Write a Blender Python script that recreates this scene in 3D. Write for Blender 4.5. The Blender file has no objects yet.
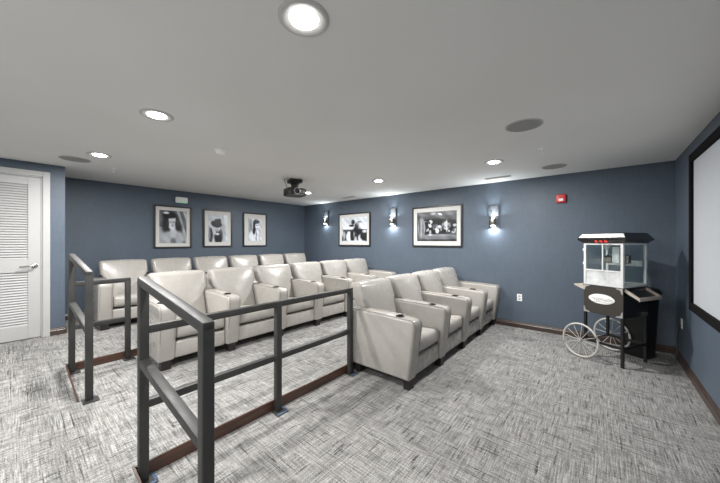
import bpy, bmesh, math, random
from mathutils import Vector, Matrix
random.seed(7)
S = bpy.context.scene
COL = S.collection
PI = math.pi

# ---------------------------------------------------------------- camera, world, exposure
FPX = 289.0
cam_d = bpy.data.cameras.new('camera'); cam = bpy.data.objects.new('camera', cam_d); COL.objects.link(cam)
cam.location = (0, 0, 1.43); cam.rotation_euler = (PI/2, 0, math.radians(39.9))
cam_d.sensor_width = 36; cam_d.lens = 36*FPX/720; cam_d.clip_start = 0.02
S.camera = cam
w = bpy.data.worlds.new('world'); S.world = w; w.use_nodes = True
w.node_tree.nodes['Background'].inputs[0].default_value = (1, .985, .96, 1)
w.node_tree.nodes['Background'].inputs[1].default_value = 1.3
S.view_settings.view_transform = 'Standard'; S.view_settings.look = 'None'
S.view_settings.gamma = 1; S.view_settings.exposure = 0.04
try: S.view_settings.use_curve_mapping = False
except Exception: pass

DOWN_W = 27.0      # watts per downlight
LENS_E = 20.0      # lens emission
SCONCE_W = 2.6

# room numbers
XS, YF, XP, XD, YD, YB, ZC = .717, 5.38, -6.59, -5.67, .448, -1.7, 2.46
T1, T2 = .085, .165
R1X, R2X = -2.14, -4.22
RAMP1Y, RAMP2Y = .335, .448

# ---------------------------------------------------------------- materials
def srgb(r, g, b):
    f = lambda c: (c/255/12.92 if c/255 <= .04045 else ((c/255+.055)/1.055)**2.4)
    return (f(r), f(g), f(b), 1)
def mat(name, col, rough=.5, metal=0, spec=.5, emit=None, es=0, trans=0, coat=0, alpha=1):
    m = bpy.data.materials.new(name); m.use_nodes = True
    b = m.node_tree.nodes['Principled BSDF']
    b.inputs['Base Color'].default_value = col; b.inputs['Roughness'].default_value = rough
    b.inputs['Metallic'].default_value = metal; b.inputs['Specular IOR Level'].default_value = spec
    b.inputs['Transmission Weight'].default_value = trans; b.inputs['Coat Weight'].default_value = coat
    b.inputs['Alpha'].default_value = alpha
    if emit: b.inputs['Emission Color'].default_value = emit; b.inputs['Emission Strength'].default_value = es
    return m
class NT:
    def __init__(s, m): s.t = m.node_tree; s.n = s.t.nodes; s.b = s.n['Principled BSDF']
    def add(s, kind, **kw):
        n = s.n.new(kind)
        for k, v in kw.items(): setattr(n, k, v)
        return n
    def link(s, a, b): s.t.links.new(a, b)
    def pos(s, scale, obj=False):
        if obj: tc = s.add('ShaderNodeTexCoord'); src = tc.outputs['Object']
        else: g = s.add('ShaderNodeNewGeometry'); src = g.outputs['Position']
        mp = s.add('ShaderNodeMapping'); mp.inputs['Scale'].default_value = scale
        s.link(src, mp.inputs['Vector']); return mp.outputs['Vector']
    def noise(s, vec, scale=1, detail=2, rough=.5):
        n = s.add('ShaderNodeTexNoise'); n.inputs['Scale'].default_value = scale
        n.inputs['Detail'].default_value = detail; n.inputs['Roughness'].default_value = rough
        s.link(vec, n.inputs['Vector']); return n.outputs['Fac']
    def ramp(s, fac, stops, interp='LINEAR'):
        r = s.add('ShaderNodeValToRGB'); r.color_ramp.interpolation = interp
        e = r.color_ramp.elements
        while len(e) < len(stops): e.new(.5)
        for i, (p, c) in enumerate(stops): e[i].position = p; e[i].color = c if len(c) == 4 else (*c, 1)
        s.link(fac, r.inputs['Fac']); return r.outputs['Color']
    def math(s, op, a, b=None, clamp=False):
        n = s.add('ShaderNodeMath', operation=op, use_clamp=clamp)
        for i, v in enumerate((a, b)):
            if v is None: continue
            if isinstance(v, (int, float)): n.inputs[i].default_value = v
            else: s.link(v, n.inputs[i])
        return n.outputs[0]
    def mix(s, fac, a, b, blend='MIX'):
        n = s.add('ShaderNodeMix', data_type='RGBA', blend_type=blend)
        for i, v in ((0, fac), (6, a), (7, b)):
            if isinstance(v, (int, float)): n.inputs[i].default_value = v
            elif isinstance(v, tuple): n.inputs[i].default_value = v
            else: s.link(v, n.inputs[i])
        return n.outputs[2]
    def bump(s, h, strength=.2, dist=.01):
        n = s.add('ShaderNodeBump'); n.inputs['Strength'].default_value = strength; n.inputs['Distance'].default_value = dist
        s.link(h, n.inputs['Height']); s.link(n.outputs['Normal'], s.b.inputs['Normal'])

def g(v): return (v, v, v, 1)
def make_carpet():
    m = mat('carpet', srgb(170, 168, 164), .95, spec=.1); t = NT(m)
    ax = t.noise(t.pos((5.5, 120, 1)), 1, 2.5, .6)       # threads running along x
    ay = t.noise(t.pos((120, 5.5, 1)), 1, 2.5, .6)       # threads running along y
    fine = t.noise(t.pos((120, 120, 120)), 1, 3, .75)
    mid = t.noise(t.pos((14, 14, 14)), 1, 3, .6)
    big = t.noise(t.pos((3.2, 3.2, 3.2)), 1, 2, .5)
    lx = t.ramp(ax, [(.36, g(0)), (.66, g(1))]); ly = t.ramp(ay, [(.36, g(0)), (.66, g(1))])
    sel = t.ramp(big, [(.40, g(.3)), (.62, g(.7))])
    s = t.mix(sel, lx, ly)
    v = t.math('ADD', t.math('MULTIPLY', s, .36), t.math('MULTIPLY', fine, .78))
    v = t.math('ADD', v, t.math('MULTIPLY', mid, .24))
    base = t.ramp(v, [(.36, srgb(62, 61, 60)), (.55, srgb(106, 106, 104)), (.70, srgb(139, 138, 136)), (.92, srgb(184, 184, 181))])
    # sparse dark dashes
    dx = t.noise(t.pos((2.2, 62, 1)), 1, 1.5, .5); dy = t.noise(t.pos((62, 4.5, 1)), 1, 1, .5)
    dk = t.math('MAXIMUM', t.ramp(dx, [(.62, g(0)), (.70, g(1))]), t.ramp(dy, [(.62, g(0)), (.70, g(1))]))
    brk = t.ramp(t.noise(t.pos((60, 60, 60)), 1, 1), [(.38, g(.15)), (.55, g(1))])
    dk = t.math('MULTIPLY', dk, t.math('MULTIPLY', brk, .85))
    col = t.mix(dk, base, srgb(40, 40, 40))
    t.link(col, t.b.inputs['Base Color'])
    t.bump(fine, .35, .006)
    return m
def make_wall():
    m = mat('blue_wallcovering', srgb(86, 101, 118), .5, spec=.4); t = NT(m)
    a = t.noise(t.pos((220, 220, 7)), 1, 2, .6); b = t.noise(t.pos((7, 7, 260)), 1, 2, .6)
    big = t.noise(t.pos((1.4, 1.4, 1.1)), 1, 3, .55)
    v = t.math('ADD', t.math('MULTIPLY', a, .5), t.math('MULTIPLY', b, .5))
    v = t.math('ADD', v, t.math('MULTIPLY', t.math('SUBTRACT', big, .5), .25))
    col = t.ramp(v, [(.3, srgb(76, 87, 99)), (.5, srgb(84, 95, 108)), (.7, srgb(92, 104, 117))])
    t.link(col, t.b.inputs['Base Color']); t.bump(v, .15, .003)
    return m
def make_leather():
    m = mat('cream_leather', srgb(214, 209, 201), .3, spec=.5); t = NT(m)
    n = t.noise(t.pos((7, 7, 7), True), 1, 3, .6); f = t.noise(t.pos((260, 260, 260), True), 1, 2, .6)
    wr = t.noise(t.pos((16, 22, 9), True), 1, 2, .5)
    col = t.ramp(n, [(.3, srgb(159, 155, 150)), (.7, srgb(166, 163, 158))]); t.link(col, t.b.inputs['Base Color'])
    rr = t.ramp(n, [(.3, g(.36)), (.7, g(.24))]); t.link(rr, t.b.inputs['Roughness'])
    t.bump(t.math('ADD', t.math('MULTIPLY', f, .12), t.math('MULTIPLY', wr, .6)), .25, .010)
    return m
def make_ceiling():
    m = mat('ceiling_paint', srgb(225, 224, 221), .85, spec=.2); t = NT(m)
    n = t.noise(t.pos((90, 90, 90)), 1, 3, .6); t.bump(n, .05, .002)
    big = t.noise(t.pos((.8, .8, .8)), 1, 2); t.link(t.ramp(big, [(.3, srgb(220, 219, 216)), (.7, srgb(225, 224, 222))]), t.b.inputs['Base Color'])
    return m
def make_wood(name, c1, c2, axis=0):
    m = mat(name, c1, .35, spec=.5); t = NT(m)
    sc = [(3, 60, 60), (60, 3, 60)][axis]
    n = t.noise(t.pos(sc), 1, 4, .6); t.link(t.ramp(n, [(.3, c1), (.7, c2)]), t.b.inputs['Base Color']); t.bump(n, .1, .002)
    return m
def make_steel():
    m = mat('dark_rail_paint', srgb(66, 66, 65), .42, spec=.6, metal=.25); t = NT(m)
    n = t.noise(t.pos((6, 6, 6)), 1, 4, .6)
    t.link(t.ramp(n, [(.3, srgb(50, 50, 49)), (.7, srgb(60, 60, 59))]), t.b.inputs['Base Color'])
    t.link(t.ramp(n, [(.3, g(.45)), (.7, g(.6))]), t.b.inputs['Roughness'])
    return m
def lightly(m, amt=.06):
    """gives a plain material a little procedural variation"""
    t = NT(m); c = tuple(t.b.inputs['Base Color'].default_value)
    n = t.noise(t.pos((12, 12, 12), True), 1, 3, .6)
    lo = tuple(max(0, x*(1-amt)) for x in c[:3]) + (1,); hi = tuple(min(1, x*(1+amt)) for x in c[:3]) + (1,)
    t.link(t.ramp(n, [(.3, lo), (.7, hi)]), t.b.inputs['Base Color']); return m
M = dict(
    carpet=make_carpet(), wall=make_wall(), leather=make_leather(), ceil=make_ceiling(),
    base_x=make_wood('baseboard_wood', srgb(54, 42, 38), srgb(80, 66, 60), 0), base_y=make_wood('baseboard_wood_side', srgb(54, 42, 38), srgb(80, 66, 60), 1),
    riser=make_wood('riser_wood', srgb(58, 38, 31), srgb(92, 64, 52), 1),
    steel=make_steel(),
    piping=lightly(mat('leather_piping', srgb(140, 133, 125), .4)),
    foot=lightly(mat('black_foot', srgb(34, 30, 29), .5)),
    black=lightly(mat('black_plastic', srgb(24, 24, 25), .4)),
    blackgloss=lightly(mat('black_gloss', srgb(20, 19, 19), .2, coat=.5)),
    cartbox=lightly(mat('cart_brown_black', srgb(54, 50, 46), .5)),
    frame=lightly(mat('picture_frame_black', srgb(44, 42, 42), .35)),
    matboard=lightly(mat('mat_board', srgb(206, 205, 202), .7), .02),
    white=lightly(mat('white_paint', srgb(178, 178, 177), .45), .02),
    whitepl=lightly(mat('white_plastic', srgb(238, 238, 236), .4), .02),
    silver=lightly(mat('satin_silver', srgb(200, 200, 198), .3, metal=.6)),
    chrome=mat('chrome', srgb(205, 208, 212), .12, metal=1),
    alu=lightly(mat('white_aluminium', srgb(216, 218, 218), .35, metal=.15)),
    nickel=lightly(mat('nickel', srgb(170, 165, 155), .25, metal=.9)),
    satinring=lightly(mat('lamp_trim', srgb(188, 187, 184), .5)),
    satin=lightly(mat('satin_metal', srgb(98, 102, 108), .4, metal=.8)),
    grille=lightly(mat('speaker_grille', srgb(146, 145, 142), .8)),
    vent=lightly(mat('vent_paint', srgb(176, 175, 171), .7)),
    red=lightly(mat('red_plastic', srgb(196, 40, 44), .4)),
    redglow=mat('red_lettering', srgb(230, 70, 60), .4, emit=srgb(230, 60, 50), es=.5),
    green=mat('green_indicator', srgb(60, 190, 140), .4, emit=srgb(60, 200, 140), es=.6),
    lens=mat('lamp_lens', g(1), .4, emit=(1, .985, .96, 1), es=LENS_E),
    sclens=mat('sconce_lens', g(1), .4, emit=(.95, .98, 1, 1), es=5),
    screen=lightly(mat('screen_fabric', srgb(180, 184, 189), .9), .015),
    scrframe=lightly(mat('screen_frame_velvet', srgb(14, 13, 13), .9, spec=.15)),
    tape=lightly(mat('blue_tape', srgb(66, 84, 108), .7)),
    glassdark=mat('projector_glass', srgb(30, 32, 36), .05, coat=1),
    rim=lightly(mat('wheel_rim', srgb(186, 184, 178), .4, metal=.1)),
    tray=lightly(mat('tray_laminate', srgb(186, 176, 164), .4)),
    popcorn=lightly(mat('popcorn', srgb(226, 214, 186), .9), .1),
)
def make_glass():
    m = bpy.data.materials.new('thin_glass'); m.use_nodes = True; n = m.node_tree.nodes; n.clear()
    o = n.new('ShaderNodeOutputMaterial'); mx = n.new('ShaderNodeMixShader'); tr = n.new('ShaderNodeBsdfTransparent'); gl = n.new('ShaderNodeBsdfGlossy')
    tr.inputs[0].default_value = (.93, .96, .96, 1); gl.inputs['Roughness'].default_value = .06
    lw = n.new('ShaderNodeLayerWeight'); lw.inputs[0].default_value = .5; fr = n.new('ShaderNodeMath'); fr.operation = 'POWER'; fr.inputs[1].default_value = 4; m.node_tree.links.new(lw.outputs['Facing'], fr.inputs[0])
    ad = n.new('ShaderNodeMath'); ad.operation = 'ADD'; ad.inputs[1].default_value = .04
    L = m.node_tree.links
    L.new(fr.outputs[0], ad.inputs[0]); L.new(ad.outputs[0], mx.inputs[0]); L.new(tr.outputs[0], mx.inputs[1]); L.new(gl.outputs[0], mx.inputs[2]); L.new(mx.outputs[0], o.inputs[0])
    return m
M['glass'] = make_glass()
def make_glare_white():  # whitish colour paints the reflection on the cart's lower glass doors
    m = bpy.data.materials.new('glare_white_panel'); m.use_nodes = True; n = m.node_tree.nodes; n.clear(); L = m.node_tree.links
    o = n.new('ShaderNodeOutputMaterial'); mx = n.new('ShaderNodeMixShader'); tr = n.new('ShaderNodeBsdfTransparent'); df = n.new('ShaderNodeBsdfPrincipled')
    df.inputs['Base Color'].default_value = srgb(226, 228, 228); df.inputs['Roughness'].default_value = .25
    nz = n.new('ShaderNodeTexNoise'); nz.inputs['Scale'].default_value = 9
    rp = n.new('ShaderNodeMapRange'); rp.inputs[1].default_value = .35; rp.inputs[2].default_value = .7; rp.inputs[3].default_value = .45; rp.inputs[4].default_value = .9
    tc = n.new('ShaderNodeTexCoord'); L.new(tc.outputs['Object'], nz.inputs['Vector'])
    L.new(nz.outputs['Fac'], rp.inputs[0]); L.new(rp.outputs[0], mx.inputs[0]); L.new(tr.outputs[0], mx.inputs[1]); L.new(df.outputs[0], mx.inputs[2]); L.new(mx.outputs[0], o.inputs[0])
    return m
M['glare_white'] = make_glare_white()

# ---------------------------------------------------------------- helpers
def link(name, bm, m, parent=None, smooth=False, loc=None):
    bmesh.ops.recalc_face_normals(bm, faces=bm.faces)
    me = bpy.data.meshes.new(name); bm.to_mesh(me); bm.free()
    for mm in (m if isinstance(m, (list, tuple)) else [m]): me.materials.append(mm)
    o = bpy.data.objects.new(name, me); COL.objects.link(o)
    if smooth:
        for p in me.polygons: p.use_smooth = True
        try: me.set_sharp_from_angle(angle=math.radians(42))
        except Exception: pass
    if parent: o.parent = parent
    if loc: o.location = loc
    return o
def thing(name, label, cat, loc=(0, 0, 0), rz=0, group=None):
    o = bpy.data.objects.new(name, None); o.empty_display_size = .1; COL.objects.link(o)
    o.location = loc; o.rotation_euler = (0, 0, rz); o['label'] = label; o['category'] = cat
    if group: o['group'] = group
    return o
def tag(o, label, cat, group=None):
    o['label'] = label; o['category'] = cat
    if group: o['group'] = group
    return o
def struct(name, bm, m, parent=None, smooth=False):
    o = link(name, bm, m, parent, smooth)
    if not parent: o['kind'] = 'structure'
    return o
def dup(root, loc=None, label=None):
    r = root.copy(); COL.objects.link(r)
    if loc is not None: r.location = loc
    if label: r['label'] = label
    for ch in list(root.children):
        c = ch.copy(); COL.objects.link(c); c.parent = r
        for gg in list(ch.children):
            d = gg.copy(); COL.objects.link(d); d.parent = c
    return r
def NB(): return bmesh.new()
def box(bm, x0, x1, y0, y1, z0, z1, bev=0, seg=2, mi=0):
    t = bmesh.new()
    v = [t.verts.new((x, y, z)) for x in (x0, x1) for y in (y0, y1) for z in (z0, z1)]
    for f in ((0, 1, 3, 2), (4, 6, 7, 5), (0, 4, 5, 1), (2, 3, 7, 6), (0, 2, 6, 4), (1, 5, 7, 3)): t.faces.new([v[i] for i in f])
    bmesh.ops.recalc_face_normals(t, faces=t.faces)
    if bev: bmesh.ops.bevel(t, geom=t.edges[:], offset=bev, segments=seg, affect='EDGES', profile=.5)
    merge(bm, t, mi)
def merge(bm, t, mi=0, mx=None):
    vs = {}
    for v in t.verts: vs[v] = bm.verts.new(mx @ v.co if mx else v.co)
    for f in t.faces:
        try: nf = bm.faces.new([vs[v] for v in f.verts]); nf.material_index = mi
        except ValueError: pass
    t.free()
def prism(bm, pts, axis, a, b, bev=0, seg=2, mi=0):
    """pts polygon in the plane normal to axis, extruded a..b; bev rounds every edge"""
    t = bmesh.new()
    def P(p, s):
        if axis == 'y': return (p[0], s, p[1])
        if axis == 'x': return (s, p[0], p[1])
        return (p[0], p[1], s)
    A = [t.verts.new(P(p, a)) for p in pts]; B = [t.verts.new(P(p, b)) for p in pts]
    fa = t.faces.new(A); fb = t.faces.new(B[::-1]); n = len(pts)
    for i in range(n): t.faces.new((A[i], B[i], B[(i+1) % n], A[(i+1) % n]))
    bmesh.ops.recalc_face_normals(t, faces=t.faces)
    if bev: bmesh.ops.bevel(t, geom=list(set(list(fa.edges)+list(fb.edges))), offset=bev, segments=seg, affect='EDGES', profile=.5)
    merge(bm, t, mi)
def soft(bm, h, r, n=5, bulge=(0, 0, 0), fn=None):
    """rounded, bulging cushion box: half sizes h, corner radius r"""
    hx, hy, hz = h
    def axis(hh):
        k = [0, .2, .42, .68, 1]
        a = [-hh + r*q for q in k]; mid = [-hh+r+(2*hh-2*r)*i/n for i in range(1, n)]
        return a + mid + [-v for v in a[::-1]]
    AX = [axis(hx), axis(hy), axis(hz)]; H = h; cache = {}
    def put(p):
        key = tuple(round(c, 5) for c in p)
        if key in cache: return cache[key]
        q = [max(-H[i]+r, min(H[i]-r, p[i])) for i in range(3)]
        d = Vector([p[i]-q[i] for i in range(3)])
        if d.length > 1e-9: d = d.normalized()*r
        c = [q[i]+d[i] for i in range(3)]
        u = [max(-1, min(1, c[i]/H[i])) for i in range(3)]
        for i in range(3):
            j, k = (i+1) % 3, (i+2) % 3
            c[i] += bulge[i]*(u[i])*(1-u[j]**2)*(1-u[k]**2) if bulge[i] else 0
        v = Vector(c)
        if fn: v = Vector(fn(v))
        cache[key] = bm.verts.new(v); return cache[key]
    for i in range(3):
        j, k = (i+1) % 3, (i+2) % 3
        for sgn in (-1, 1):
            for a in range(len(AX[j])-1):
                for b in range(len(AX[k])-1):
                    q = []
                    for (aa, bb) in ((a, b), (a+1, b), (a+1, b+1), (a, b+1)):
                        p = [0, 0, 0]; p[i] = sgn*H[i]; p[j] = AX[j][aa]; p[k] = AX[k][bb]; q.append(put(p))
                    if len(set(q)) >= 3:
                        try: bm.faces.new(q)
                        except ValueError: pass
def frame_of(d):
    d = Vector(d).normalized(); up = Vector((0, 0, 1)) if abs(d.z) < .95 else Vector((1, 0, 0))
    a = d.cross(up).normalized(); return a, a.cross(d).normalized()
def tube(bm, pts, r, n=8, closed=False, mi=0):
    pts = [Vector(p) for p in pts]; rings = []; N = len(pts)
    for i, p in enumerate(pts):
        d = (pts[(i+1) % N]-pts[i-1]) if closed else (pts[min(i+1, N-1)]-pts[max(i-1, 0)])
        a, b = frame_of(d)
        rings.append([bm.verts.new(p+a*r*math.cos(2*PI*k/n)+b*r*math.sin(2*PI*k/n)) for k in range(n)])
    for i in range(N if closed else N-1):
        A, B = rings[i], rings[(i+1) % N]
        for k in range(n): f = bm.faces.new((A[k], A[(k+1) % n], B[(k+1) % n], B[k])); f.material_index = mi
    if not closed: bm.faces.new(rings[0]); bm.faces.new(rings[-1][::-1])
def lathe(bm, prof, n=32, mx=None, mi=0, cap=True):
    """prof: (r,z) list, turned about z"""
    rings = []
    for r, z in prof:
        rings.append([bm.verts.new((mx @ Vector((r*math.cos(2*PI*k/n), r*math.sin(2*PI*k/n), z))) if mx else (r*math.cos(2*PI*k/n), r*math.sin(2*PI*k/n), z)) for k in range(n)])
    for A, B in zip(rings, rings[1:]):
        for k in range(n): f = bm.faces.new((A[k], A[(k+1) % n], B[(k+1) % n], B[k])); f.material_index = mi
    if cap:
        for R in (rings[0], rings[-1]):
            f = bm.faces.new(R); f.material_index = mi
def bar(bm, p, q, wy, wz, bev=.004, up=(0, 0, 1), ex=0):
    """square bar from p to q; wy across, wz high"""
    p, q = Vector(p), Vector(q); d = (q-p).normalized(); p = p-d*ex; q = q+d*ex
    side = d.cross(Vector(up)).normalized(); u = side.cross(d).normalized()
    t = bmesh.new(); L = (q-p).length
    v = [t.verts.new((x, y, z)) for x in (0, L) for y in (-wy/2, wy/2) for z in (-wz/2, wz/2)]
    for f in ((0, 1, 3, 2), (4, 6, 7, 5), (0, 4, 5, 1), (2, 3, 7, 6), (0, 2, 6, 4), (1, 5, 7, 3)): t.faces.new([v[i] for i in f])
    bmesh.ops.recalc_face_normals(t, faces=t.faces)
    if bev: bmesh.ops.bevel(t, geom=t.edges[:], offset=bev, segments=2, affect='EDGES', profile=.5)
    mx = Matrix(((d.x, side.x, u.x, p.x), (d.y, side.y, u.y, p.y), (d.z, side.z, u.z, p.z), (0, 0, 0, 1)))
    merge(bm, t, 0, mx)
def area(name, loc, rot, size, power, col=(1, .985, .96), spread=None, parent=None):
    l = bpy.data.lights.new(name, 'AREA'); l.shape = 'DISK'; l.size = size; l.energy = power; l.color = col
    if spread: l.spread = spread
    o = bpy.data.objects.new(name, l); COL.objects.link(o); o.location = loc; o.rotation_euler = rot
    if parent: o.parent = parent
    return o

# ---------------------------------------------------------------- room shell
WT = .12
b = NB(); box(b, XP-WT, XS+WT, YB-WT, YF+WT, -.12, 0); struct('floor', b, M['carpet'])
b = NB(); box(b, XP, R1X, YB, YF, 0, T1)                                 # lower seating tier
box(b, XP, R2X, YB, YF, T1, T2)                                          # upper seating tier
prism(b, [(R2X, T1), (R2X, T2), (R2X+.86, T1+.001)], 'y', YB, RAMP1Y)     # ramp beside the left rail
prism(b, [(R1X, 0), (R1X, T1), (R1X+.88, .001)], 'y', YB, RAMP2Y)         # ramp beside the long rail
struct('floor', b, M['carpet'])
b = NB(); box(b, XP-WT, XS+WT, YB-WT, YF+WT, ZC, ZC+.12); struct('ceiling', b, M['ceil'])
b = NB(); box(b, XP-WT, XS+WT, YF, YF+WT, 0, ZC); struct('wall_back', b, M['wall'])
b = NB(); box(b, XP-WT, XP, YD, YF, 0, ZC); struct('wall_left', b, M['wall'])
b = NB(); box(b, XS, XS+WT, YB, YF, 0, ZC); struct('wall_right', b, M['wall'])
b = NB(); box(b, XP-WT, -2.6, YB-WT, YB, 0, ZC); box(b, -2.6, XS+WT, YB-WT, YB, 2.3, ZC); box(b, -2.6, XS+WT, YB-WT, YB, 0, .25); struct('wall_front', b, M['wall'])  # unseen wall; its wide opening is made up to let world light in
# wall with the louvred door: opening y -.69 .. .24
DY0, DY1, DZ = -.68, .24, 2.283
b = NB(); box(b, XD-WT, XD, DY1, YD, 0, ZC); box(b, XD-WT, XD, YB, DY0, 0, ZC); box(b, XD-WT, XD, DY0, DY1, DZ, ZC); box(b, XP, XD-WT, YD-WT, YD, 0, ZC)
struct('wall_door', b, M['wall'])
def profile_board(bm, axis, s0, s1, wall, sgn, z0, h=.10):
    """wood baseboard with a stepped cap; wall = coordinate of wall face, sgn = direction into the room"""
    pts = [(wall, z0), (wall+sgn*.017, z0), (wall+sgn*.017, z0+h*.62), (wall+sgn*.011, z0+h*.70), (wall+sgn*.013, z0+h*.80), (wall+sgn*.006, z0+h*.92), (wall+sgn*.005, z0+h), (wall, z0+h)]
    if axis == 'x': # runs along x, wall normal is y
        prism(bm, [(p[0], p[1]) for p in pts], 'x', s0, s1)
    else: prism(bm, pts, 'y', s0, s1)
b = NB(); profile_board(b, 'x', R1X, XS, YF, -1, 0); struct('baseboard_back', b, M['base_x'])
b = NB(); profile_board(b, 'x', R2X, R1X, YF, -1, T1); profile_board(b, 'x', XP, R2X, YF, -1, T2); struct('baseboard_back', b, M['base_x'])
b = NB(); profile_board(b, 'y', YB, YF, XS, -1, 0); struct('baseboard_right', b, M['base_y'])
b = NB(); profile_board(b, 'y', YD, YF, XP, 1, T2); profile_board(b, 'y', DY1+.065, YD+.0, XD, 1, T2); struct('baseboard_left', b, M['base_y'])
b = NB(); profile_board(b, 'x', XP, XD, YD, 1, T2); struct('baseboard_door', b, M['base_x'])
# wood fascia on the risers and along the ramp sides
b = NB(); box(b, R1X, R1X+.014, RAMP2Y, YF, .001, T1+.004, .003); struct('trim_1', b, M['riser'])
b = NB(); box(b, R2X, R2X+.014, RAMP1Y, YF, T1+.001, T2+.004, .003); struct('trim_2', b, M['riser'])
b = NB(); prism(b, [(R2X, T1+.001), (R2X, T2+.006), (R2X+.86, T1+.008), (R2X+.86, T1+.001)], 'y', RAMP1Y, RAMP1Y+.012); struct('trim_3', b, M['riser'])
b = NB(); prism(b, [(R1X, .001), (R1X, T1+.006), (R1X+.88, .008), (R1X+.88, .001)], 'y', RAMP2Y, RAMP2Y+.012); struct('trim_4', b, M['riser'])

# door casing and louvred door
b = NB(); cw = .068
box(b, XD, XD+.016, DY1, DY1+cw, T2, DZ+cw, .004); box(b, XD, XD+.016, DY0-cw, DY0, T2, DZ+cw, .004); box(b, XD, XD+.016, DY0, DY1, DZ, DZ+cw, .004)
box(b, XD-WT, XD, DY1-.012, DY1, T2, DZ); box(b, XD-WT, XD, DY0, DY0+.012, T2, DZ); box(b, XD-WT, XD, DY0, DY1, DZ-.012, DZ)
struct('trim_5', b, M['white'])
droot = bpy.data.objects.new('door_1', None); COL.objects.link(droot); droot.location = (XD, 0, 0); droot['kind'] = 'structure'
da, dbb, dz0, dz1 = DY0+.016, DY1-.016, T2+.012, DZ-.016
ST = .112
b = NB()
box(b, -.05, -.014, dbb-ST, dbb, dz0, dz1, .003); box(b, -.05, -.014, da, da+ST, dz0, dz1, .003)
box(b, -.05, -.014, da+ST, dbb-ST, 2.165, dz1, .003); box(b, -.05, -.014, da+ST, dbb-ST, 1.035, 1.20, .003); box(b, -.05, -.014, da+ST, dbb-ST, dz0, .345, .003)
link('door_frame', b, M['white'], droot)
for (z0, z1) in ((1.20, 2.165), (.345, 1.035)):
    b = NB(); n = int((z1-z0)/.032)
    for i in range(n):
        zc = z0+(i+.5)*(z1-z0)/n
        prism(b, [(-.043, zc+.013), (-.038, zc+.018), (-.018, zc-.012), (-.023, zc-.017)], 'y', da+ST-.004, dbb-ST+.004)
    box(b, -.048, -.044, da+ST-.003, dbb-ST+.003, z0, z1)
    link('louver_panel', b, M['white'], droot)
b = NB(); hy = dbb-.055
mx = Matrix.Translation((-.014, hy, 1.115)) @ Matrix.Rotation(PI/2, 4, 'Y')
lathe(b, [(.03, 0), (.03, .006), (.022, .011), (.012, .013), (.011, .05)], 20, mx)
tube(b, [(.036, hy, 1.115), (.040, hy-.03, 1.116), (.040, hy-.08, 1.112), (.038, hy-.13, 1.106)], .010, 10)
link('door_handle', b, M['nickel'], droot, True)
# dark backing so the closet behind the louvres is closed
b = NB(); box(b, XP+.02, XD-WT-.001, DY0-.2, YD-WT-.002, T2, T2+.002); struct('floor', b, M['carpet'])

# ---------------------------------------------------------------- ceiling fixtures
def downlight():
    t = thing('ceiling_light', 'x', 'ceiling light', (0, 0, 0), 0, 'round recessed ceiling lights')
    b = NB(); lathe(b, [(.116, 0), (.116, -.004), (.110, -.009), (.100, -.010), (.084, -.005), (.0655, -.003), (.0655, 0)], 40, cap=False); link('trim_ring', b, M['satinring'], t, True)
    b = NB(); lathe(b, [(.065, -.001), (.064, -.007), (.056, -.011), (.040, -.014), (.020, -.016), (.004, -.0165)], 36); link('lamp_lens', b, M['lens'], t, True)
    return t
LP = [(-1.055, .858, 'large bright ceiling light nearest the viewer, at top of picture'),
      (-2.78, .745, 'recessed ceiling light above the long rail, left of the smoke detector'),
      (-4.58, .65, 'recessed ceiling light beside the round speaker near the white door'),
      (-1.07, 3.98, 'recessed ceiling light above the right end of the front row near the widest wall photo'),
      (-2.90, 3.96, 'small recessed ceiling light above the gap between the back wall photos'),
      (-4.76, 3.97, 'small recessed ceiling light just behind the projector')]
dl0 = downlight()
for i, (x, y, lab) in enumerate(LP):
    o = dl0 if i == 0 else dup(dl0)
    o.location = (x, y, ZC); o['label'] = lab
    area('lamp_light', (0, 0, -.019), (0, 0, 0), .11, DOWN_W, parent=o)
# two more such fittings, unseen behind the viewer, added as fill light
o = dup(dl0, (-1.04, -1.0, ZC), 'added recessed ceiling light over the aisle, unseen behind the viewer')
area('lamp_light', (0, 0, -.019), (0, 0, 0), .11, DOWN_W*.8, parent=o)
o = dup(dl0, (-3.6, -1.0, ZC), 'added unseen recessed ceiling light over the ramp aisle near the door side')
area('lamp_light', (0, 0, -.019), (0, 0, 0), .11, DOWN_W*.8, parent=o)

def speaker():
    t = thing('ceiling_speaker', 'x', 'speaker', (0, 0, 0), 0, 'round ceiling speakers')
    b = NB(); lathe(b, [(.148, 0), (.148, -.004), (.140, -.007), (.134, -.006), (.134, 0)], 40, cap=False); link('rim', b, M['vent'], t, True)
    b = NB(); lathe(b, [(.134, -.0035), (.09, -.005), (.01, -.0055)], 40); link('grille', b, M['grille'], t, True)
    return t
sp0 = speaker()
for i, (x, y, lab) in enumerate([(-.53, 2.90, 'large round grey ceiling speaker, nearest to the screen wall and the viewer'),
        (-.50, 4.75, 'round grey ceiling speaker near the back wall above the red alarm'),
        (-5.05, .49, 'round grey ceiling speaker near the white louvred door')]):
    o = sp0 if i == 0 else dup(sp0)
    o.location = (x, y, ZC); o['label'] = lab
def sprinkler():
    t = thing('fire_sprinkler', 'x', 'sprinkler', (0, 0, 0), 0, 'small ceiling sprinklers')
    b = NB(); lathe(b, [(.036, 0), (.036, -.003), (.02, -.008), (.012, -.01)], 20); link('escutcheon', b, M['whitepl'], t, True)
    b = NB(); lathe(b, [(.008, -.01), (.008, -.035)], 10); tube(b, [(.008, 0, -.02), (.016, 0, -.035), (.006, 0, -.05)], .0025, 6); tube(b, [(-.008, 0, -.02), (-.016, 0, -.035), (-.006, 0, -.05)], .0025, 6)
    lathe(b, [(.018, -.05), (.018, -.053)], 14); link('head', b, M['whitepl'], t, True)
    return t
s0 = sprinkler()
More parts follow.
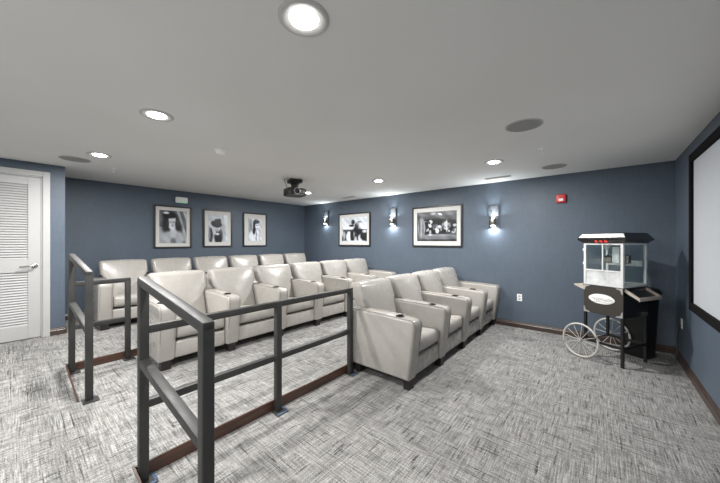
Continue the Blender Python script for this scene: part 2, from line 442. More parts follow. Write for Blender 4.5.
for i, (x, y, lab) in enumerate([(-.51, 3.75, 'small ceiling sprinkler between the two round speakers on the right'),
        (-5.28, .90, 'small ceiling sprinkler near the jog in the left wall'),
        (.10, .93, 'ceiling sprinkler near the top edge of the picture, right of the large lamp')]):
    o = s0 if i == 0 else dup(s0)
    o.location = (x, y, ZC); o['label'] = lab
t = thing('smoke_detector', 'white round smoke detector on the ceiling over the seats', 'smoke detector', (-3.28, 1.49, ZC))
b = NB(); lathe(b, [(.065, 0), (.065, -.012), (.058, -.016), (.056, -.03), (.045, -.042), (.02, -.046), (.003, -.046)], 32); link('housing', b, M['whitepl'], t, True)
b = NB(); lathe(b, [(.069, 0), (.069, -.007)], 32); link('base', b, M['whitepl'], t)
def ceiling_vent():
    t = thing('ceiling_vent', 'x', 'vent', (0, 0, 0), 0, 'slot vents in the ceiling near the back wall')
    b = NB()
    for a in ((-.19, .19, -.045, -.035), (-.19, .19, .035, .045), (-.19, -.18, -.035, .035), (.18, .19, -.035, .035)): box(b, *a, -.008, 0)
    link('frame', b, M['vent'], t)
    b = NB(); 
    for k in range(3): box(b, -.18, .18, -.024+.021*k, -.017+.021*k, -.006, -.001)
    link('slats', b, M['vent'], t); b = NB(); box(b, -.18, .18, -.035, .035, -.0012, -.0002); link('duct_shade_plate', b, M['grille'], t)  # darker plate paints the shade inside the vent slots
    return t
v0 = ceiling_vent()
for i, (x, y, lab) in enumerate([(-1.28, 4.97, 'slot ceiling vent near the back wall above the rightmost wall lamp'), (-4.5, 4.97, 'slot ceiling vent near the back wall above the leftmost back wall photo')]):
    o = v0 if i == 0 else dup(v0)
    o.location = (x, y, ZC); o['label'] = lab

# projector, lens faces the screen (+x)
t = thing('projector', 'black ceiling-mounted projector hanging over the seats', 'projector', (-3.93, 3.0, ZC-.20), math.radians(-16))
b = NB(); prism(b, [(-.14, -.11), (-.10, -.155), (.11, -.155), (.158, -.10), (.158, .10), (.11, .155), (-.10, .155), (-.14, .11)], 'z', -.075, .045, .012, 2); link('body', b, M['black'], t, True)
b = NB(); mx = Matrix.Translation((.158, -.025, -.012)) @ Matrix.Rotation(PI/2, 4, 'Y')
lathe(b, [(.052, -.01), (.052, .028), (.045, .030), (.042, .022)], 28, mx, cap=False); link('lens_ring', b, M['silver'], t, True)
b = NB(); lathe(b, [(.042, .0), (.040, .015), (.02, .022), (.002, .024)], 24, mx); link('lens', b, M['glassdark'], t, True)
b = NB()
for k in range(6): box(b, .1585, .161, .045+.009*k, +.049+.009*k, -.04, .02)
link('vent_grille', b, M['grille'], t)
b = NB(); box(b, -.07, .07, -.10, .10, .046, .056, .003); lathe(b, [(.075, .056), (.06, .07), (.06, .12), (.075, .125), (.075, .14)], 20); box(b, -.10, .10, -.10, .10, .14, .2, .012); link('ceiling_mount', b, M['black'], t, True)
b = NB(); tube(b, [(-.05, -.11, .04), (-.055, -.125, .1), (-.05, -.15, .16), (-.05, -.15, .20)], .006, 8); link('cable', b, M['black'], t, True)
b = NB(); box(b, .1, .160, -.08, .08, -.068, -.063); link('trim_strip', b, M['silver'], t)

# ---------------------------------------------------------------- framed photographs (soft tonal blobs on a fine vertex grid)
def tonal(name, W, H, fn, parent, seed):
    nx, nz = 72, int(72*H/W); rnd = random.Random(seed)
    me = bpy.data.meshes.new(name); vs = []; cols = []; ph = [(rnd.uniform(.5, 3), rnd.uniform(.5, 3), rnd.uniform(0, 6)) for _ in range(6)]
    for j in range(nz+1):
        for i in range(nx+1):
            u, v = i/nx, j/nz; vs.append(((u-.5)*W, 0, (v-.5)*H))
            val = fn(u, v) + .03*sum(math.sin(a*9*u+b_*9*v+c) for a, b_, c in ph)/2 + rnd.uniform(-.03, .03)
            val = (val-.45)*1.25+.48; cols.append(max(.03, min(.96, val)))
    fs = [(j*(nx+1)+i, j*(nx+1)+i+1, (j+1)*(nx+1)+i+1, (j+1)*(nx+1)+i) for j in range(nz) for i in range(nx)]
    me.from_pydata(vs, [], fs); at = me.color_attributes.new('tone', 'FLOAT_COLOR', 'POINT')
    for k, c in enumerate(cols):
        l = c**2.2; at.data[k].color = (l*.92, l*.98, l*1.06, 1)
    me.materials.append(M['print']); o = bpy.data.objects.new(name, me); COL.objects.link(o); o.parent = parent; return o
mp = mat('photo_print', g(.5), .35, spec=.4, coat=.3); tt = NT(mp); vc = tt.add('ShaderNodeVertexColor', layer_name='tone'); tt.link(vc.outputs['Color'], tt.b.inputs['Base Color']); M['print'] = mp
def ell(u, v, cx, cy, rx, ry, soft_=.18, rot=0):
    du, dv = u-cx, v-cy
    if rot: c, s = math.cos(rot), math.sin(rot); du, dv = c*du+s*dv, -s*du+c*dv
    d = math.sqrt((du/rx)**2+(dv/ry)**2); return max(0, min(1, (1+soft_-d)/(2*soft_)))
def comp(base, layers):
    def f(u, v):
        x = base(u, v) if callable(base) else base
        for (val, *e) in layers: a = ell(u, v, *e); x = x*(1-a)+val*a
        return x
    return f
P1 = comp(lambda u, v: .36+.25*(math.sin(26*(u+.35*v)) > .2 and u > .62)+.22*(v < .5 and u < .3), [
    (.16, .42, .66, .30, .30, .2), (.14, .60, .48, .22, .22, .3), (.14, .30, .50, .2, .2, .3), (.60, .52, .16, .42, .24, .2), (.66, .50, .33, .12, .16, .3), (.72, .46, .62, .16, .22, .15),
    (.36, .41, .65, .035, .016, .6), (.36, .52, .65, .035, .016, .6), (.42, .47, .53, .045, .014, .5), (.5, .47, .58, .02, .04, .6), (.17, .44, .83, .15, .06, .3), (.2, .30, .6, .05, .14, .3), (.2, .62, .6, .05, .14, .3), (.12, .36, .84, .22, .08, .3), (.82, .25, .92, .1, .03, .4), (.4, .5, .06, .1, .1, .4)])
P2 = comp(lambda u, v: .66+.1*(u > .8), [
    (.62, .72, .4, .2, .4, .3), (.30, .52, .25, .22, .3, .15), (.14, .52, .12, .17, .22, .2), (.22, .14, .25, .1, .26, .2), (.45, .08, .3, .05, .2, .3), (.72, .48, .52, .13, .13, .2), (.13, .42, .66, .27, .12, .12, -.1), (.15, .50, .78, .17, .10, .15), (.7, .45, .88, .13, .035, .3),
    (.2, .44, .53, .025, .018, .4), (.2, .53, .53, .025, .018, .4), (.25, .48, .45, .04, .014, .4), (.75, .48, .30, .09, .04, .3), (.66, .34, .36, .05, .1, .3)])
P3 = comp(lambda u, v: .74-.12*(u < .15), [
    (.5, .2, .5, .1, .45, .3), (.80, .5, .2, .45, .3, .2), (.2, .55, .72, .2, .24, .15), (.18, .42, .45, .1, .16, .25), (.80, .66, .66, .15, .18, .2), (.25, .60, .70, .03, .02, .4), (.25, .72, .71, .03, .02, .4), (.32, .68, .56, .045, .016, .4),
    (.3, .62, .86, .2, .08, .3), (.35, .58, .2, .03, .25, .3), (.68, .84, .3, .06, .35, .3)])
P4 = comp(lambda u, v: .80 if v > .5 else .28, [
    (.72, .5, .78, .6, .22, .2), (.25, .46, .80, .07, .10, .25), (.15, .40, .66, .10, .04, .3), (.3, .60, .64, .08, .12, .2), (.55, .66, .72, .05, .05, .3), (.42, .70, .80, .10, .03, .3), (.15, .56, .48, .07, .12, .3), (.2, .62, .36, .2, .2, .3), (.78, .28, .18, .10, .22, .2),
    (.74, .30, .36, .05, .07, .2), (.62, .1, .25, .05, .18, .3), (.16, .45, .25, .1, .22, .3), (.70, .74, .14, .08, .16, .2), (.2, .86, .22, .12, .14, .25), (.72, .90, .42, .08, .06, .3), (.7, .02, .5, .04, .3, .2), (.5, .5, .3, .03, .1, .3), (.6, .56, .12, .05, .1, .3), (.75, .5, .0, .6, .05, .3)])
rr = random.Random(5)
P5L = [(.38, .5, .93, .6, .09, .2), (.62, .42, .93, .06, .04, .3), (.14, .5, .5, .6, .26, .1)]
for k in range(46):
    cx = rr.uniform(.2, .98); cy = rr.uniform(.3, .66)
    P5L += [(rr.choice((.06, .1, .5, .62, .72, .34)), cx, cy, rr.uniform(.015, .05), rr.uniform(.03, .09), .2)]
P5L += [(.55, .12, .45, .1, .36, .15), (.35, .07, .5, .02, .3, .3), (.38, .16, .4, .02, .3, .3), (.78, .76, .5, .015, .2, .3), (.7, .74, .56, .05, .1, .3), (.42, .6, .14, .5, .08, .2), (.5, .55, .2, .35, .035, .3), (.72, .35, .22, .05, .03, .4), (.2, .5, .0, .6, .06, .3)]
P5 = comp(.30, P5L)
def picture(label, W, H, mb, fn, loc, rz, seed):
    t = thing('framed_photo', label, 'picture', loc, rz, 'black framed photographs on the walls')
    b = NB(); fw = .028
    for a in ((-W/2, W/2, H/2-fw, H/2), (-W/2, W/2, -H/2, -H/2+fw), (-W/2, -W/2+fw, -H/2+fw, H/2-fw), (W/2-fw, W/2, -H/2+fw, H/2-fw)): box(b, a[0], a[1], -.034, -.002, a[2], a[3], .004)
    link('frame', b, M['frame'], t)
    b = NB(); iw, ih = W-2*mb, H-2*mb*1.06; z = H/2-fw+.002; x = W/2-fw+.002
    for a in ((-x, x, ih/2, z), (-x, x, -z, -ih/2), (-x, -iw/2, -ih/2, ih/2), (iw/2, x, -ih/2, ih/2)): box(b, a[0], a[1], -.018, -.010, a[2], a[3])
    link('mat', b, M['matboard'], t)
    pr = tonal('photo_print', iw+.004, ih+.004, fn, t, seed); pr.location = (0, -.012, 0)
    b = NB(); box(b, -x, x, -.010, -.002, -z, z); link('backing', b, M['foot'], t)
    return t
lx = XP
pz = 1.72
picture('framed black and white portrait of a wavy-haired woman, nearest the door', .66, .84, .09, P1, (lx, 2.04, pz), PI/2, 1)
picture('framed black and white photo of a person in a wide dark hat', .63, .82, .10, P2, (lx, 2.92, pz), PI/2, 2)
picture('framed black and white portrait with pale background, nearest the room corner', .63, .82, .13, P3, (lx, 3.82, pz), PI/2, 3)
picture('framed wide black and white photo of dark figures against pale sky', 1.02, .81, .10, P4, (-4.68, YF, 1.725), 0, 4)
picture('framed wide black and white photo of a crowded room, between two wall lamps', 1.05, .81, .105, P5, (-2.52, YF, 1.73), 0, 5)

# ---------------------------------------------------------------- wall lamps
def sconce():
    t = thing('wall_lamp', 'x', 'wall lamp', (0, 0, 0), 0, 'chrome wall lamps on the back wall')
    b = NB(); box(b, -.065, .065, -.012, 0, -.20, .20, .004); link('backplate', b, M['satin'], t)
    for s in (-1, 1):
        b = NB(); box(b, s*.078-.006, s*.078+.006, -.03, 0, -.20, .20, .002); link('side_plate', b, M['satin'], t)
    b = NB(); mx = Matrix.Translation((0, -.06, 0)); lathe(b, [(.040, -.145), (.042, -.14), (.042, -.035), (.040, -.03)], 24, mx); link('lamp_body', b, M['nickel'], t, True)
    b = NB(); mx = Matrix.Translation((0, -.06, 0)); lathe(b, [(.030, -.029), (.024, -.018), (.008, -.010)], 20, mx); link('upper_lens', b, M['sclens'], t, True)
    b = NB(); lathe(b, [(.036, -.147), (.034, -.165), (.01, -.175)], 20, mx); link('lower_lens', b, M['sclens'], t, True)
    b = NB(); lathe(b, [(.050, .03), (.052, .10), (.050, .10), (.048, .03)], 24, mx, cap=False); link('glass_shade', b, M['glass'], t, True)
    b = NB(); box(b, -.012, .012, -.03, -.01, -.1, -.03); link('arm', b, M['chrome'], t)
    return t
sc0 = sconce()
for i, (x, sz, lab) in enumerate([(-5.67, 2.06, 'lit chrome wall lamp nearest the room corner'), (-3.54, 1.964, 'lit chrome wall lamp between the two back wall photos'), (-1.445, 1.859, 'lit chrome wall lamp right of the crowd photo, largest of the wall lamps')]):
    o = sc0 if i == 0 else dup(sc0)
    o.location = (x, YF, sz); o['label'] = lab
    area('lamp_light', (0, -.06, .012), (PI, 0, 0), .08, SCONCE_W*1.1, (.93, .97, 1), parent=o)
    area('lamp_light', (0, -.06, -.18), (0, 0, 0), .06, SCONCE_W*.7, (.93, .97, 1), parent=o)

# emergency light above the first portrait, fire alarm, outlets
t = thing('emergency_light', 'small white emergency light unit above the leftmost portrait', 'emergency light', (XP, 2.18, 2.27), PI/2)
b = NB(); soft(b, (.11, .035, .06), .02, 3, fn=lambda v: (v.x, v.y-.036, v.z)); link('housing', b, M['whitepl'], t, True)
b = NB(); box(b, -.04, .07, -.073, -.069, -.056, -.044); link('indicator', b, M['green'], t)
t = thing('fire_alarm', 'small red fire alarm with white strobe on blue wall', 'fire alarm', (-.475, YF, 2.085))
b = NB(); box(b, -.062, .062, -.045, 0, -.062, .062, .01, 3); link('housing', b, M['red'], t, True)
b = NB(); box(b, -.028, .032, -.058, -.045, -.04, 0, .006); link('strobe', b, M['whitepl'], t)
b = NB(); box(b, -.03, .03, -.047, -.045, .015, .04); link('horn_grille', b, M['red'], t)
def outlet(label, loc, rz):
    t = thing('wall_outlet', label, 'outlet', loc, rz, 'white wall outlets')
    b = NB(); box(b, -.037, .037, -.006, 0, -.058, .058, .002); link('plate', b, M['whitepl'], t)
    for s in (-1, 1): b = NB(); box(b, -.017, .017, -.009, -.006, s*.024-.015, s*.024+.015, .003); link('socket', b, M['white'], t)
    return t
outlet('white outlet plate low on the back wall, right of the front row', (-1.045, YF, .50), 0)
outlet('white outlet plate on the screen wall, low beneath the screen', (XS, 4.98, .475), PI/2+PI)

# ---------------------------------------------------------------- projection screen on right wall
SY0, SY1, SZ0, SZ1, SF = 1.65, 4.36, .748, 2.295, .075
t = thing('projection_screen', 'large black framed projection screen mounted on the right wall', 'projection screen', (XS, (SY0+SY1)/2, (SZ0+SZ1)/2), 0)
hw, hh = (SY1-SY0)/2, (SZ1-SZ0)/2; b = NB()
for a in ((-hw, hw, hh-SF, hh), (-hw, hw, -hh, -hh+SF), (-hw, -hw+SF, -hh+SF, hh-SF), (hw-SF, hw, -hh+SF, hh-SF)): box(b, -.045, -.002, a[0], a[1], a[2], a[3], .004)
link('frame', b, M['scrframe'], t)
b = NB(); box(b, -.022, -.014, -hw+SF-.005, hw-SF+.005, -hh+SF-.005, hh-SF+.005); link('screen_surface', b, M['screen'], t)

# ---------------------------------------------------------------- armchairs, facing +x; origin: floor, front face x=0, y=0 at the middle of its near arm
AW, PIT, DEP, LEAN = .165, .705, .765, .062
def arm_mesh():
    b = NB(); pts = [(-DEP, .10), (-.005, .10), (.024, .30), (LEAN, .60)]
    for k in range(1, 7):
        a = PI/2*k/6; pts.append((LEAN-.055+.055*math.cos(a), .625+.055*math.sin(a)))
    pts += [(-.30, .692), (-DEP+.03, .694), (-DEP, .67)]
    prism(b, pts, 'y', -AW/2, AW/2, .026, 4); return b
def back_fn(v):
    z = v.z+.635; lean = (z-.40)*.33
    k = min(1, max(0, (z-.701)/.05)); k = k*k*(3-2*k)
    return (v.x-.62-lean+.02, v.y*(.845+.155*k), z)
def seat_fn(v):
    x = v.x; return (x-.33, v.y, v.z+.345+.035*(x/.3))
def piping_path(y):
    p = [(.026, y, .30), (LEAN+.002, y, .60)]
    for k in range(1, 6): a = PI/2*k/6; p.append((LEAN+.002-.055+.055*math.cos(a), y, .627+.057*math.sin(a)))
    return p+[(-.30, y, .694), (-DEP+.05, y, .696)]
def make_chair(last=False):
    t = thing('theater_armchair', 'x', 'armchair')
    yc = PIT/2; iw = (PIT-AW)/2
    arm_me = None
    for s in ([0, 1] if last else [0]):
        a = link('arm', arm_mesh(), M['leather'], t, True); a.location = (0, s*PIT, 0)
        b = NB(); tube(b, piping_path(-AW/2+.018), .0035, 5); tube(b, piping_path(AW/2-.018), .0035, 5); link('piping', b, M['piping'], a, True)
        b = NB(); mx = Matrix.Translation((-.14, 0, .684)); lathe(b, [(.034, .005), (.040, .010), (.044, .008), (.045, .001)], 24, mx, cap=False); lathe(b, [(.037, .004), (.002, .004)], 24, mx, cap=True); link('cup_holder', b, M['black'], a, True) if s == 0 else b.free()
        for lx_ in (-.045, -DEP+.10):
            b = NB(); prism(b, [(lx_-.035, .101), (lx_+.04, .101), (lx_+.033, 0), (lx_-.03, 0)], 'y', s*PIT-.045, s*PIT+.045, .003, 1); link('foot', b, M['foot'], t)
    b = NB(); box(b, -DEP+.06, -.012, AW/2-.004, PIT-AW/2-.003, .10, .275, .018, 3); link('front_rail', b, M['leather'], t, True)
    b = NB(); soft(b, (.325, iw-.003, .075), .035, 6, (.022, 0, .03), lambda v: tuple(Vector(seat_fn(v))+Vector((0, yc, 0)))); link('seat_cushion', b, M['leather'], t, True)
    b = NB(); soft(b, (.085, .315, .315), .04, 7, (.055, .0, .012), lambda v: tuple(Vector(back_fn(v))+Vector((0, yc, 0)))); link('backrest', b, M['leather'], t, True)
    b = NB(); prism(b, [(-DEP, .12), (-DEP+.16, .12), (-DEP+.10, .66), (-DEP-.005, .66)], 'y', AW/2-.02, PIT-AW/2-.003, .015, 3); link('back_shell', b, M['leather'], t, True)
    return t
ch0 = make_chair(False); chL = make_chair(True)
ordn = ['first', 'second', 'third', 'fourth', 'fifth', 'sixth']
ROWS = [('front', -1.40, 0, 5.285-4*PIT, 4), ('middle', -3.475, T1, 5.245-6*PIT, 6), ('rear', -5.42, T2, 5.06-6*PIT, 6)]
u0 = uL = False
for rn, fx, z, y0, n in ROWS:
    for k in range(n):
        last = k == n-1
        if last: o = chL if not uL else dup(chL); uL = True
        else: o = ch0 if not u0 else dup(ch0); u0 = True
        o.location = (fx, y0+k*PIT, z)
        if k == 0: lab = {'front': 'cream leather armchair in the front row, nearest, beside the end of the long rail', 'middle': 'cream leather armchair at the near end of the middle row, behind the rails', 'rear': 'cream leather armchair at the near end of the rear row, behind the short left rail'}[rn]
        elif last: lab = f'cream leather armchair at the far end of the {rn} row, against the back wall'
        else: lab = f'cream leather armchair in the {rn} row, {ordn[k]} from the near end'
        o['label'] = lab; o['group'] = f'cream armchairs in the {rn} row'

# ---------------------------------------------------------------- rails
TW = .05
def post(t, x, y, z0, z1, sh=0):
    b = NB(); box(b, x-TW/2, x+TW/2, y-TW/2, y+TW/2, z0+.008, z1, .006, 3); return link('post', b, M['steel'], t, True)
def plate(t, x, y, z, tape=True):
    b = NB(); box(b, x-.035, x+.07, y-.045, y+.06, z, z+.008, .002); p = link('base_plate', b, M['steel'], t)
    if tape:
        b = NB(); box(b, x+.052, x+.072, y-.047, y+.05, z+.0085, z+.0095); box(b, x-.03, x+.05, y+.045, y+.062, z+.0085, z+.0095); link('tape_strip', b, M['tape'], p)
def rail_set(label, cx, cy, z, ys, fl, tape, dy=0, drop=.115):
    """posts at the corner, along +y, and one in front (+x); sloping handrail over the step"""
    t = thing('handrail', label, 'railing', (0, 0, 0), 0, 'dark square-tube metal handrails')
    zt, zl = z+.905, z+.462
    HT = 1.222
    post(t, cx, cy, z, z+HT-.012); plate(t, cx, cy, z, tape)
    for yy in ys: post(t, cx, yy, z, zt+.02 if yy != ys[-1] else zt-.01); plate(t, cx, yy, z, tape)
    post(t, cx+fl, cy+dy, z, z+HT-drop-.012); plate(t, cx+fl, cy+dy, z, tape)
    b = NB(); bar(b, (cx-TW/2-.001, cy, z+HT-.026), (cx+fl+TW/2+.001, cy+dy, z+HT-drop-.026), TW+.002, .052, .011); link('handrail', b, M['steel'], t, True)
    b = NB(); bar(b, (cx+TW/2-.005, cy, z+.715), (cx+fl-TW/2+.005, cy+dy, z+.715-drop), TW-.002, .045, .004); link('lower_rail', b, M['steel'], t, True)
    for zz, nm in ((zt-.0, 'top_rail'), (zl, 'lower_rail')):
        y1 = ys[-1]+(TW/2 if nm == 'top_rail' else 0)
        b = NB(); bar(b, (cx, cy+TW/2-.005, zz), (cx, y1, zz), TW-.004, .048, .005); link(nm, b, M['steel'], t, True)
    return t
rail_set('long dark metal rail running along the lower step to the front row', R1X+.047, .492, 0, [1.425, 2.335], .85, True, .012)
rail_set('short dark metal rail by the upper step near the white door', R2X+.047, .378, T1, [.835], .84, False, .028, .128)

# ---------------------------------------------------------------- popcorn cart
C0 = Vector((.186, 4.38, 0)); WD = Vector((-.87, .48, 0)).normalized(); 
ang = math.atan2(WD.y, WD.x)   # local +x runs along the front face to the wheel side
# local frame: x = along front face (towards wheels), -y = depth away from viewer ; build with y = -depth
t = thing('popcorn_cart', 'black popcorn machine cart with glass cabin and spoked wheels in the corner', 'popcorn cart', C0, ang)
W_, D_ = .41, .475
def Y(d): return -d
def cbox(bm, x0, x1, d0, d1, z0, z1, bev=0): box(bm, x0, x1, Y(d1), Y(d0), z0, z1, bev)
b = NB(); cbox(b, 0, W_, 0, D_, .56, .90, .004); link('cabinet', b, M['cartbox'], t)
b = NB(); cbox(b, -.004, 0, .002, D_-.002, .56, .90); link('side_panel', b, M['blackgloss'], t)
for (x, d, z0) in ((.014, .014, 0), (.014, D_-.014, 0), (W_-.014, .014, .215), (W_-.014, D_-.014, .215)):
    b = NB(); cbox(b, x-.014, x+.014, d-.014, d+.014, z0, .56, .003); link('leg', b, M['black'], t)
b = NB(); cbox(b, .0, W_, -.001+.008, .02, .20, .228); cbox(b, .0, W_, D_-.02, D_-.008, .20, .228); cbox(b, .004, .024, .02, D_-.02, .20, .228); link('stretcher', b, M['black'], t)
b = NB(); tube(b, [(W_-.02, Y(-.10), .215), (W_-.02, Y(D_+.05), .215)], .008, 8); link('axle', b, M['black'], t)
def wheel(d):
    b = NB(); R = .198; tube(b, [(R*math.cos(a*2*PI/40), 0, R*math.sin(a*2*PI/40)) for a in range(40)], .0115, 8, True)
    o = link('wheel', b, M['rim'], t, True); o.location = (W_-.02, Y(d), .215)
    b = NB(); mx = Matrix.Rotation(PI/2, 4, 'X'); lathe(b, [(.02, -.022), (.026, -.01), (.026, .01), (.02, .022)], 16, mx); link('hub', b, M['silver'], o, True)
    for k in range(12):
        a = 2*PI*k/12+.1; b = NB(); tube(b, [(.02*math.cos(a), 0, .02*math.sin(a)), ((R-.006)*math.cos(a), 0, (R-.006)*math.sin(a))], .0032, 6); link('spoke', b, M['rim'], o)
wheel(-.10); wheel(D_+.05)
# corner brackets and plaque on the front panel
b = NB()
for (x, z, sx, sz) in ((0.004, .563, 1, 1), (.004, .897, 1, -1), (W_-.004, .563, -1, 1), (W_-.004, .897, -1, -1)):
    pts = [(x, z), (x+sx*.07, z), (x+sx*.055, z+sz*.014), (x+sx*.03, z+sz*.018), (x+sx*.018, z+sz*.034), (x+sx*.014, z+sz*.058), (x, z+sz*.072)]
    prism(b, pts, 'y', .001, .004)
link('corner_brackets', b, M['silver'], t)
b = NB(); pts = []
for k in range(36):
    a = 2*PI*k/36; ca, sa = math.cos(a), math.sin(a)
    rx = .128*(1+.06*math.cos(6*a)); rz = .052*(1+.12*math.cos(4*a)); pts.append((.215+rx*abs(ca)**.6*(1 if ca > 0 else -1), .745+rz*abs(sa)**.7*(1 if sa > 0 else -1)))
prism(b, pts, 'y', .001, .005); pl = link('plaque', b, M['whitepl'], t)
b = NB()      # faded grey scrollwork on the plaque
rp = random.Random(3)
for k in range(9):
    x0 = .11+.023*k; z0 = .735+.008*math.sin(k*1.7)
    tube(b, [(x0+.016*math.cos(q*.8), .0055, z0+.014*math.sin(q*.8)*(1-.06*q)) for q in range(7)], .0022, 5)
tube(b, [(.11+.02*k, .0055, .708+.004*math.cos(k)) for k in range(11)], .002, 5)
link('scrollwork', b, M['grille'], pl)
# fold-out shelves
b = NB(); cbox(b, W_+.002, W_+.13, .02, D_-.10, .872, .884, .003); prism(b, [(W_+.002, .871), (W_+.125, .871), (W_+.002, .825)], 'y', Y(.035), Y(.02)); link('wheel_side_shelf', b, M['tray'], t)
b = NB(); x0, x1 = -.13, -.004
prism(b, [(x1, .86), (x0, .785), (x0, .777), (x1, .85)], 'y', Y(D_-.02), Y(.02)); tr = link('side_tray', b, M['black'], t)
b = NB()
for d in (.02, D_-.04): prism(b, [(x1, .86), (x0, .785), (x0, .815), (x1, .893)], 'y', Y(d+.02), Y(d))
cbox(b, x0-.008, x0+.004, .02, D_-.02, .777, .815); link('tray_edges', b, M['tray'], tr)
# glass cabin
za, zb = .90, 1.41
b = NB()
for (x, d) in ((.013, .013), (.013, D_-.013), (W_-.013, .013), (W_-.013, D_-.013)): cbox(b, x-.013, x+.013, d-.013, d+.013, za, zb, .002)
for z in ((za, za+.03), (zb-.02, zb)):
    cbox(b, .026, W_-.026, 0.001, .02, *z); cbox(b, .026, W_-.026, D_-.02, D_-.001, *z); cbox(b, .001, .02, .026, D_-.026, *z); cbox(b, W_-.02, W_-.001, .026, D_-.026, *z)
cbox(b, .026, W_-.026, .001, .014, 1.075, 1.092); cbox(b, W_/2-.006, W_/2+.006, .001, .014, 1.092, zb-.02)
fr = link('cabin_frame', b, M['alu'], t)
b = NB(); cbox(b, .027, W_-.027, .006, .009, 1.092, zb-.02); link('front_glass', b, M['glass'], t)
b = NB(); cbox(b, .027, W_-.027, .005, .010, za+.03, 1.075); link('serving_panel', b, M['glare_white'], t)
for x in (.008, W_-.011): b = NB(); cbox(b, x, x+.003, .027, D_-.027, za+.03, zb-.02); link('side_glass', b, M['glass'], t)
b = NB(); cbox(b, .027, W_-.027, D_-.011, D_-.008, za+.03, zb-.02); link('rear_glass', b, M['glass'], t)
b = NB(); cbox(b, .02, W_-.02, .02, D_-.02, za+.002, za+.02); link('cabin_deck', b, M['silver'], t)
for z in (1.16, 1.33):
    b = NB(); cbox(b, W_, W_+.014, .004, .02, z-.015, z+.015, .003); link('hinge', b, M['alu'], t)
# kettle, stirrer, lamp shade
kx, kd = .255, .2
b = NB(); mx = Matrix.Translation((kx, Y(kd), 1.17)); lathe(b, [(.05, 0), (.062, .01), (.066, .07), (.06, .075), (.02, .082), (.008, .10)], 24, mx); link('kettle', b, M['nickel'], t, True)
b = NB(); tube(b, [(kx, Y(kd), 1.27), (kx, Y(kd), 1.40)], .006, 8); tube(b, [(kx-.062, Y(kd), 1.22), (kx-.12, Y(kd), 1.24), (kx-.18, Y(kd), 1.225)], .006, 8); link('kettle_hanger', b, M['alu'], t, True)
b = NB(); mx = Matrix.Translation((W_/2+.02, Y(.12), 1.33)); lathe(b, [(.012, 0), (.045, .055), (.043, .058), (.01, .062)], 20, mx); link('lamp_shade', b, M['whitepl'], t, True)
b = NB(); cbox(b, .09, .16, .10, .16, 1.18, 1.37, .006); cbox(b, .10, .15, .096, .10, 1.22, 1.27); link('control_box', b, M['alu'], t)
b = NB(); cbox(b, .04, .09, .18, .24, 1.17, 1.27, .006); link('motor_housing', b, M['nickel'], t)
b = NB(); cbox(b, .03, W_-.03, D_-.045, D_-.03, 1.13, 1.20); link('rear_shelf_bar', b, M['glare_white'], t)
# canopy
OV = .045; zt = 1.53
def ring(o, z): return [(-o, Y(-o), z), (W_+o, Y(-o), z), (W_+o, Y(D_+o), z), (-o, Y(D_+o), z)]
def band(o0, z0, o1, z1, sides, m, nm, parent):
    b = NB(); A = [b.verts.new(p) for p in ring(o0, z0)]; B_ = [b.verts.new(p) for p in ring(o1, z1)]
    for i in sides: b.faces.new((A[i], A[(i+1) % 4], B_[(i+1) % 4], B_[i]))
    return link(nm, b, m, parent)
b = NB(); rs = [ring(.002, zb), ring(OV, 1.45), ring(OV, 1.46), ring(.0, zt)]
vv = [[b.verts.new(p) for p in r] for r in rs]
for A, B_ in zip(vv, vv[1:]):
    for i in range(4): b.faces.new((A[i], A[(i+1) % 4], B_[(i+1) % 4], B_[i]))
b.faces.new(vv[0]); b.faces.new(vv[-1]); cp = link('canopy', b, M['blackgloss'], t)
b = NB()      # reflection on the canopy's front slope, painted as a silver strip
sl = [(-.035, .0335+.0015, 1.4755), (W_+.035, .035, 1.4755), (W_+.006, .0085, 1.519), (-.006, .0085, 1.519)]
A = [b.verts.new(Vector(p)) for p in sl]; B_ = [b.verts.new(Vector(p)+Vector((0, .003, .002))) for p in sl]
b.faces.new(A); b.faces.new(B_[::-1])
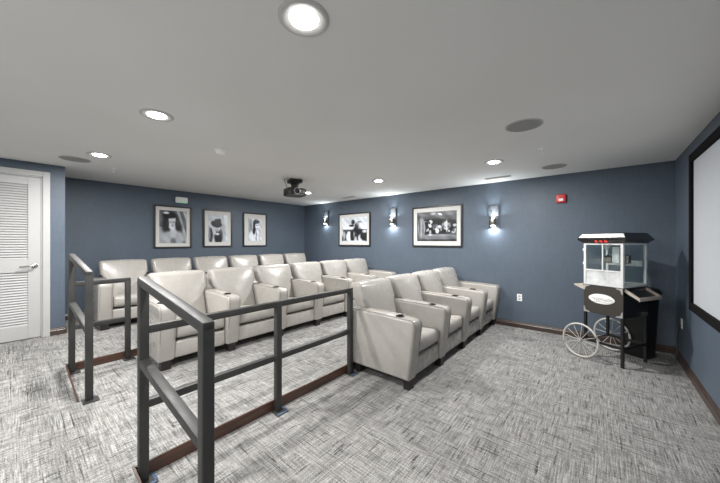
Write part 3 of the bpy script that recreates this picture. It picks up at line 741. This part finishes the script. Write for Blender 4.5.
for i in range(4): b.faces.new((A[i], A[(i+1) % 4], B_[(i+1) % 4], B_[i]))
link('sheen_strip', b, M['silver'], cp)
for k in range(3):
    b = NB(); xx = W_*.62-.05*k
    mx = Matrix.Translation((xx, .026, 1.432)) @ Matrix.Rotation(-PI/2-.65, 4, 'X')
    lathe(b, [(.017, 0), (.017, .004), (.009, .006)], 12, mx); link('red_letter', b, M['redglow'], cp)
b = NB(); cbox(b, -.006, W_+.006, -.004, D_+.004, .893, .903, .002); link('deck_edge', b, M['black'], t)

# trash bin behind the cart and power cord
t = thing('trash_bin', 'tall black tapered trash bin standing behind the popcorn cart', 'trash bin', (.365, 5.05, 0), ang)
b = NB(); n = 24
def sq(r, z, p=5): return [((abs(math.cos(a))**(2/p))*r*(1 if math.cos(a) > 0 else -1), (abs(math.sin(a))**(2/p))*r*(1 if math.sin(a) > 0 else -1), z) for a in [2*PI*(k+.5)/32 for k in range(32)]]
rings = [sq(.115, 0), sq(.12, .01), sq(.15, .74), sq(.165, .745), sq(.165, .79), sq(.15, .79), sq(.145, .72), sq(.112, .015)]
vv = [[b.verts.new(p) for p in r] for r in rings]
for A, B_ in zip(vv, vv[1:]):
    for i in range(32): b.faces.new((A[i], A[(i+1) % 32], B_[(i+1) % 32], B_[i]))
b.faces.new(vv[0]); b.faces.new(vv[-1]); link('bin_body', b, M['black'], t, True)
b = NB(); vv = [[b.verts.new(p) for p in r] for r in (sq(.17, .791), sq(.172, .81), sq(.15, .845), sq(.05, .865))]
for A, B_ in zip(vv, vv[1:]):
    for i in range(32): b.faces.new((A[i], A[(i+1) % 32], B_[(i+1) % 32], B_[i]))
b.faces.new(vv[0]); b.faces.new(vv[-1]); link('lid', b, M['black'], t, True)
b = NB(); box(b, .683, .708, 4.965, 4.995, .435, .465, .004)
tube(b, [(.695, 4.97, .44), (.68, 4.93, .36), (.66, 4.88, .15), (.63, 4.83, .02), (.56, 4.80, .008), (.46, 4.78, .008)], .005, 8)
tag(link('power_cord', b, M['black'], None, True), 'black power cord plugged into the outlet below the screen', 'cord')
